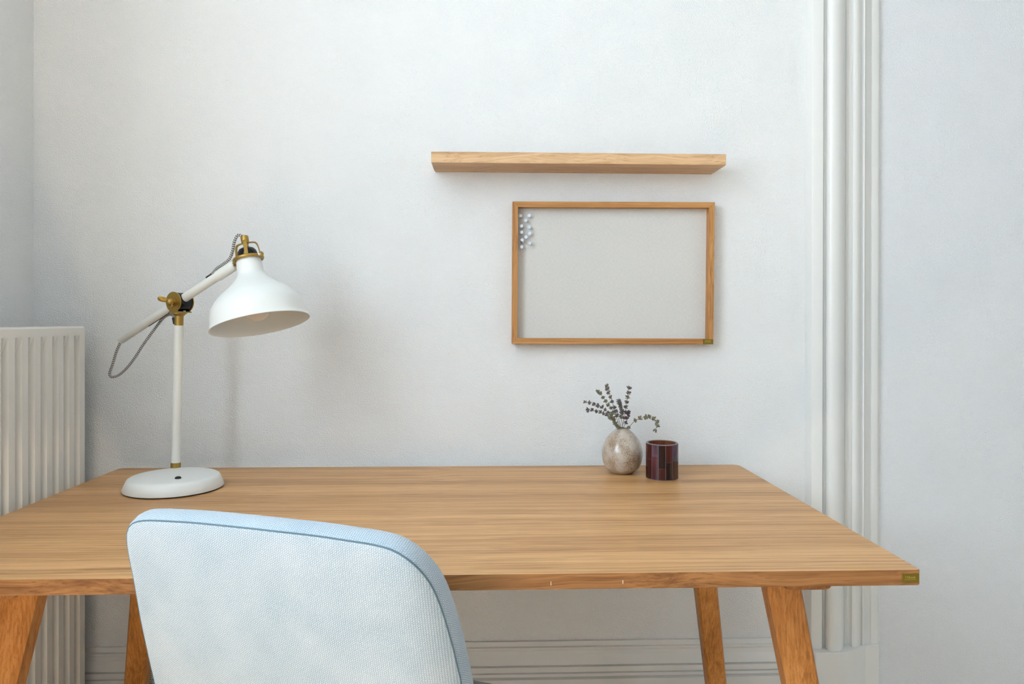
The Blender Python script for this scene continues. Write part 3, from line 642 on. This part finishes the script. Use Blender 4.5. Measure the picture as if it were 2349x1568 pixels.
# small power strip the cord runs to
s_ = at(345, 1582, -.05)
ps = thing('power_strip', 'white power strip on the baseboard behind the blue chair', 'power strip', (s_.x, -.03, s_.z-.02))
bm = NB(); box(bm, (s_.x-.015, -.027, s_.z-.05), (s_.x+.25, -.062, s_.z-.0), .004, 2); obj('housing', bm, M['plastic'], ps, smooth=40)

# ------------------------------------------------------------------ vase
vb = atz(1427, 1083.5, ZT); dv = (vb-CAM).dot(cf); kv = dv/FPX/5.807
vase = thing('bud_vase', 'round speckled beige stoneware bud vase holding dried lavender', 'vase', (vb.x, vb.y, ZT))
pf = [(0, 0), (0, 118), (12, 150), (60, 212), (115, 243), (170, 261), (235, 270), (300, 267), (370, 249), (440, 216), (500, 172), (550, 122), (580, 86), (592, 68), (596, 58), (590, 52), (560, 62), (480, 150), (300, 240), (100, 200), (40, 100), (40, 0)]
pv = spline([Vector((s*kv, r*kv, 0)) for s, r in pf], 3)
bm = NB(); lathe(bm, Vector((vb.x, vb.y, ZT+.0003)), up, [(p.x, max(p.y, 0)) for p in pv], 64); obj('body', bm, M['vase'], vase, smooth=70)
mouth = Vector((vb.x, vb.y, ZT+590*kv))
# ------------------------------------------------------------------ lavender
def whorl_mesh(mb, seed, dens=7, purple=False):
    rnd = random.Random(seed); bm = NB(); me = bpy.data.meshes.new('whorl')
    for k in range(dens):
        a = 2*math.pi*k/dens+rnd.uniform(-.3, .3); el = rnd.uniform(.15, 1.1)
        d_ = Vector((math.cos(a)*math.cos(el), math.sin(a)*math.cos(el), math.sin(el))); L_ = rnd.uniform(.0036, .0056); r = rnd.uniform(.0009, .0014)
        f0 = len(bm.faces); lathe(bm, d_*.0006, d_, [(0, 0), (L_*.25, r*.9), (L_*.65, r), (L_*.9, r*.7), (L_, 0)], 6); bm.faces.ensure_lookup_table()
        for f in bm.faces[f0:]: f.material_index = 0
    f0 = len(bm.faces)
    for k in range(3):
        a = 2*math.pi*k/3+seed; d_ = Vector((math.cos(a), math.sin(a), -.15)).normalized(); lathe(bm, Vector((0, 0, -.0006)), d_, [(0, 0), (.002, .0009), (.0042, 0)], 4)
    bm.faces.ensure_lookup_table()
    for f in bm.faces[f0:]: f.material_index = 1
    bm.to_mesh(me); bm.free(); me.materials.append(mb); me.materials.append(M['calyx']); return me
WM = {k: [whorl_mesh(M[k], s, 8) for s in range(3)] for k in ('bud', 'budg', 'budp')}
def px3(u, v_): return 1300+u/5.807, 860+v_/5.807
sprigs = [
 ('bud', -.006, .9, [(253, 358), (312, 365), (370, 388), (425, 410), (475, 430), (520, 465), (560, 510), (600, 560)], 'grey-green dried lavender sprig leaning furthest left, the upper of two'),
 ('bud', .004, .9, [(290, 460), (345, 463), (405, 485), (455, 495), (500, 510), (545, 535), (590, 555), (630, 600)], 'dried lavender sprig leaning far left just under the furthest one'),
 ('budg', .010, .85, [(403, 208), (430, 228), (455, 250), (490, 303), (522, 355), (560, 400), (590, 445), (625, 500)], 'thin dried lavender sprig with a small tapering tip, left of the tallest'),
 ('bud', -.004, .95, [(537, 155), (547, 192), (563, 242), (588, 303), (608, 360), (630, 440), (655, 495), (675, 545)], 'tallest dried lavender sprig, with well spaced flower whorls'),
 ('bud', .0, .95, [(828, 178), (822, 243), (808, 302), (797, 368), (790, 432), (778, 505), (765, 575)], 'upright dried lavender sprig on the right of the bunch'),
 ('bud', -.008, 1.0, [(693, 345), (698, 368), (706, 392), (714, 416), (722, 440), (729, 466), (733, 495), (728, 525), (726, 568)], 'short dried lavender sprig with a dense closed spike, in the middle'),
 ('budp', -.004, .85, [(823, 498), (820, 520), (815, 545), (803, 585), (783, 640)], 'short reddish purple lavender sprig at the foot of the upright one'),
 ('budg', -.012, .95, [(1180, 728), (1210, 665), (1195, 612), (1150, 570), (1090, 555), (1040, 560), (968, 578), (908, 608), (815, 703)], 'green dried lavender sprig bending over to the right of the vase'),
 ('budg', -.014, 1.1, [(600, 530), (585, 570), (625, 590), (640, 625), (660, 660), (690, 690)], 'low leafy lavender sprig hanging over the left rim of the vase')]
for si, (mk, off, sc, pl, lab) in enumerate(sprigs):
    pw = [at(*px3(u, v_), vb.y+off) for u, v_ in pl]
    inside = mouth+Vector(((si-4)*.0010, off*.2, -.012)); mth = mouth+Vector(((si-4)*.0012, off*.3, 0))
    root = thing('lavender_sprig', lab, 'lavender', tuple(mth), 'dried lavender sprigs in the vase')
    seq = pw + ([mth, inside] if pw[-1].z > mouth.z+.002 else [mth, inside])
    cv = spline(seq, 6)
    bm = NB(); tube(bm, cv, .00055, 6); obj('stem', bm, M['stem'], root, smooth=60)
    for i, p in enumerate(pw):
        tg = ((pw[i-1] if i > 0 else p)-(pw[i+1] if i+1 < len(pw) else mth)).normalized()
        o = bpy.data.objects.new('flower_whorl', WM[mk][(i+si) % 3]); C.objects.link(o); o.parent = root
        o.location = p-root.location; o.rotation_mode = 'QUATERNION'; o.rotation_quaternion = tg.to_track_quat('Z', 'Y') @ Matrix.Rotation(random.uniform(0, 6), 3, 'Z').to_quaternion()
        s__ = 1.28*sc*(0.62 if (i == 0 and si in (2,)) else random.uniform(.92, 1.12)); o.scale = (s__,)*3

# ------------------------------------------------------------------ mosaic candle holder
cb = atz(1518.5, 1094.5, ZT); dc = (cb-CAM).dot(cf); Rc = 37.3*dc/FPX/1.02; Hc_ = 0.0745
cup = thing('candle_holder', 'dark red mosaic glass candle holder on the desk, right of the vase', 'candle holder', (cb.x, cb.y, ZT))
co = Vector((cb.x, cb.y, ZT+.0003))
bm = NB(); lathe(bm, co, up, [(0, 0), (0, Rc-.0035), (.001, Rc-.0026), (Hc_-.002, Rc-.0026), (Hc_-.0012, Rc-.003), (Hc_-.0012, Rc-.0052), (.006, Rc-.0052), (.005, 0)], 56); obj('glass_cup', bm, M['cup'], cup, smooth=50)
bm = NB(); lathe(bm, co, up, [(Hc_-.0022, Rc-.0005), (Hc_-.0010, Rc-.0006), (Hc_-.0006, Rc-.0012), (Hc_-.0006, Rc-.0034), (Hc_-.0012, Rc-.0046), (Hc_-.0022, Rc-.0046)], 56, closed=True); obj('rim', bm, M['grout'], cup, smooth=50)
bm = NB(); lathe(bm, co, up, [(0, Rc-.005), (0, Rc-.0008), (.0012, Rc-.0004), (.0012, Rc-.005)], 56, closed=True); obj('foot_rim', bm, M['grout'], cup, smooth=50)
vb_dir = math.atan2((CAM-co).y, (CAM-co).x)
view = {0: [(.65, 0), (1.0, 5)], 1: [(.33, 1), (1.0, 3)], -1: [(.56, 3), (1.0, 0)]}
seqs = [ # columns from the left silhouette to the right one: (top fraction, material)
 [(.34, 1), (1, 3)], [(.56, 0), (1, 0)], [(.66, 3), (1, 2)], [(.33, 0), (1, 1)], [(.50, 1), (1, 0)], [(.54, 4), (.66, 5), (1, 2)], [(.5, 1), (1, 3)]]
NC = 14; gapc = .00055
for k in range(NC):
    ac = vb_dir - math.radians(77) + 2*math.pi/NC*(k)      # column centre
    cols_ = seqs[k % 7]; z0 = 0.0012; a0, a1 = ac-math.pi/NC+gapc/Rc, ac+math.pi/NC-gapc/Rc
    for fr_, mi in cols_:
        z1 = min(Hc_*fr_, Hc_-.0022); bm = NB()
        ins, outs = [], []
        for j in range(4):
            a = a0+(a1-a0)*j/3
            e = Vector((math.cos(a), math.sin(a), 0)); ins.append(e*(Rc-.0026)); outs.append(e*(Rc*1.0))
        poly_ = [co+p for p in outs]+[co+p for p in ins[::-1]]
        prism(bm, [Vector((p.x, p.y, ZT+z0+gapc*.5)) for p in poly_], (0, 0, z1-z0-gapc)); obj('tile', bm, TILE[mi], cup); z0 = z1
    # grout ribs between the columns and at the tile joints
bm = NB()
for k in range(NC):
    a = vb_dir - math.radians(77)+2*math.pi/NC*(k+.5); e = Vector((math.cos(a), math.sin(a), 0)); s2_ = Vector((-e.y, e.x, 0))*gapc*1.05
    prism(bm, [co+e*(Rc-.0026)-s2_+up*.001, co+e*(Rc-.0004)-s2_+up*.001, co+e*(Rc-.0004)+s2_+up*.001, co+e*(Rc-.0026)+s2_+up*.001], up*(Hc_-.003))
    ac = vb_dir - math.radians(77)+2*math.pi/NC*k
    for fr_, mi in seqs[k % 7][:-1]:
        ps_ = []
        for r_ in (Rc-.0004, Rc-.0026):
            rng = range(4) if r_ == Rc-.0004 else range(3, -1, -1)
            for j in rng:
                aa = ac-math.pi/NC+2*math.pi/NC*j/3; ps_.append(co+Vector((math.cos(aa)*r_, math.sin(aa)*r_, Hc_*fr_-gapc)))
        prism(bm, ps_, up*gapc*2)
obj('grout', bm, M['grout'], cup)

# ------------------------------------------------------------------ chair
PSI = math.radians(16.5); RHO = math.radians(14)
av = Vector((math.cos(PSI), -math.sin(PSI), 0)); fw = Vector((math.sin(PSI), math.cos(PSI), 0))       # right, forward
bv = (up*math.cos(RHO) - fw*math.sin(RHO)).normalized(); nb = av.cross(bv).normalized(); nb = nb if nb.y < 0 else -nb  # back normal towards the camera
P0 = CAM + ray(640, 1217)*(0.780/ray(640, 1217).dot(cf))
def surf(u, w_):              # curved back shell: sides and lower part curl forward
    ue = min(abs(u+.035)/0.225, 1.6)
    ed = min(max(u-.135, 0), .09)
    return P0+av*u+bv*w_ - nb*(0.018*ue**2.2 + 12*ed*ed + 1.2*min(max(w_+.05, 0), .1)**2 + 0.25*min(max(-(w_+.06), 0), .4)**2)
def invert(x, y):
    u = w_ = 0.0
    for _ in range(40):
        S = surf(u, w_); off = (S-(P0+av*u+bv*w_)).dot(nb)
        p = atp(x, y, P0+nb*off, nb); u, w_ = u*.5+(p-P0).dot(av)*.5, w_*.5+(p-P0).dot(bv)*.5
    return u, w_
seam = [(352, 1568), (334, 1490), (319, 1420), (304, 1335), (292, 1275), (287, 1238), (289, 1215), (300, 1200), (325, 1193.5), (370, 1194), (450, 1199), (550, 1209), (640, 1219), (720, 1228), (800, 1240), (860, 1250), (905, 1264), (945, 1290), (978, 1324), (1002, 1365), (1022, 1420), (1040, 1482), (1054, 1540), (1060, 1568)]
uw = [invert(*p) for p in seam]
# carry the outline on down to the seat
l0, l1 = uw[0], uw[-1]
cu0 = (l0[0]+l1[0])/2
low = [(l1[0]-.000, l1[1]-.07), (l1[0]-.012, l1[1]-.15), (l1[0]-.05, l1[1]-.20), (cu0, l1[1]-.215), (l0[0]+.05, l1[1]-.20), (l0[0]+.022, l1[1]-.15), (l0[0]+.012, l1[1]-.07)]
ctl = [Vector((a_, b2, 0)) for a_, b2 in uw+low]
ctl = ctl+[ctl[0]]
sp_ = spline(ctl, 6)[:-1]
# resample evenly
def resample(pts, N):
    L = [0]; P_ = pts+[pts[0]]
    for i in range(len(pts)): L.append(L[-1]+(P_[i+1]-P_[i]).length)
    out = []; j = 0
    for k in range(N):
        s = L[-1]*k/N
        while L[j+1] < s: j += 1
        f = (s-L[j])/(L[j+1]-L[j]); out.append(P_[j].lerp(P_[j+1], f))
    return out
con = resample(sp_, 160)
cen = sum(con, Vector((0, 0, 0)))/len(con)
chair = thing('upholstered_chair', 'pale blue woven fabric chair with a curved back, pushed in at the oak desk', 'chair', (P0.x+fw.x*.18, P0.y+fw.y*.18, 0))
def ringco(sc, fwd, out, w_extra=0.0):
    R_ = []
    N = len(con)
    for i, c in enumerate(con):
        tg = (con[(i+1) % N]-con[i-1]).normalized(); o_ = Vector((tg.y, -tg.x, 0)); 
        if o_.dot(c-cen) < 0: o_ = -o_
        q = cen+(c-cen)*sc+o_*out
        s = surf(q.x, q.y) - nb*fwd
        R_.append((s, q))
    return R_
def mesh_rings(rings, cap_first=None, cap_last=None, band=False):
    bm = NB(); uvl = bm.loops.layers.uv.verify(); VR = []; UV = {}; BU = {}
    acc = 0
    for ri, rg_ in enumerate(rings):
        row = []
        for s, q in rg_:
            vv = bm.verts.new(s); row.append(vv); UV[vv] = (q.x, q.y)
        VR.append(row)
    N = len(con)
    step = sum(((con[(i+1) % N]-con[i]).length for i in range(N)))/N
    dist = [0.0]
    for a_, b2 in zip(rings, rings[1:]): dist.append(dist[-1]+(a_[10][0]-b2[10][0]).length)
    for ri, (A, B) in enumerate(zip(VR, VR[1:])):
        for i in range(N):
            f = bm.faces.new((A[i], A[(i+1) % N], B[(i+1) % N], B[i]))
            if band: f.tag = True; BU[f] = [(i*step, dist[ri]), ((i+1)*step, dist[ri]), ((i+1)*step, dist[ri+1]), (i*step, dist[ri+1])]
    for cp, row in ((cap_first, VR[0]), (cap_last, VR[-1])):
        if cp is not None:
            c = bm.verts.new(cp[0]); UV[c] = (cp[1].x, cp[1].y)
            for i in range(N): bm.faces.new((row[i], row[(i+1) % N], c))
    for f in bm.faces:
        for li, lp in enumerate(f.loops): lp[uvl].uv = BU[f][li] if f in BU else UV[lp.vert]
    return bm
T = .040
rings = [ringco(s, -0.004*(1-s)**.5 if False else 0, 0) for s in (.1, .25, .4, .55, .7, .82, .91, .96)]
rings += [ringco(1, 0.0003, -.0035), ringco(1, .0016, -.0008), ringco(1, .0030, -.0022)]
rear = mesh_rings(rings, cap_first=(surf(cen.x, cen.y), cen))
obj('back_cover', rear, M['fabric'], chair, smooth=80)
# boxing band plus the padded front
rings = [ringco(1, .0022, -.0028), ringco(1, .0030, -.0002), ringco(1, .0065, .0016), ringco(1, .014, .0030), ringco(1, .024, .0022), ringco(1, .032, -.0022), ringco(1, .038, -.0100), ringco(1, .0405, -.020)]
rings += [ringco(s, .041+.004*(1-s), -.02*s) for s in (.8, .6, .4, .2)]
frt = mesh_rings(rings, band=True, cap_last=(surf(cen.x, cen.y)-nb*.046, cen))
obj('backrest_padding', frt, M['fabric'], chair, smooth=80)
bm = NB(); tube(bm, [s for s, q in ringco(1, .0020, -.0014)], .0011, 8, closed=True); pipe = obj('seam_piping', bm, M['piping'], chair, smooth=80); pipe['label'] = 'darker blue seam piping'
# seat and legs below the frame
sc_ = Vector((P0.x, P0.y, 0))+fw*.27; 
bm = NB(); rg_ = []
for zf, k in ((.40, .80), (.405, .93), (.42, .99), (.445, 1.0), (.462, .96), (.470, .85), (.473, .5), (.473, .2)):
    row = []
    for i in range(48):
        a = 2*math.pi*i/48; cx1, sx1 = math.cos(a), math.sin(a)
        x_ = .225*abs(cx1)**.55*(1 if cx1 > 0 else -1)*k; y_ = .215*abs(sx1)**.55*(1 if sx1 > 0 else -1)*k
        row.append(bm.verts.new(sc_+av*x_+fw*y_+up*zf))
    rg_.append(row)
for A, B in zip(rg_, rg_[1:]):
    for i in range(48): bm.faces.new((A[i], A[(i+1) % 48], B[(i+1) % 48], B[i]))
bm.faces.new(rg_[0][::-1]); bm.faces.new(rg_[-1])
obj('seat', bm, M['fabric'], chair, smooth=60)
for sx in (1, -1):
    for sy in (1, -1):
        bm = NB(); cyl(bm, sc_+av*(.16*sx)+fw*(.15*sy)+up*.41, sc_+av*(.205*sx)+fw*(.20*sy)+up*.001, .016, 20, .010); obj('leg', bm, M['oakleg'], chair, smooth=40)
    bm = NB(); tube(bm, [sc_+av*(.12*sx)-fw*.14+up*.404, sc_+av*(.12*sx)-fw*.21+up*.41, sc_+av*(.12*sx)-fw*.235+up*.47, surf(.12*sx, l1[1]-.12)-nb*.02], .009, 12); obj('back_support', bm, M['oakleg'], chair, smooth=40)
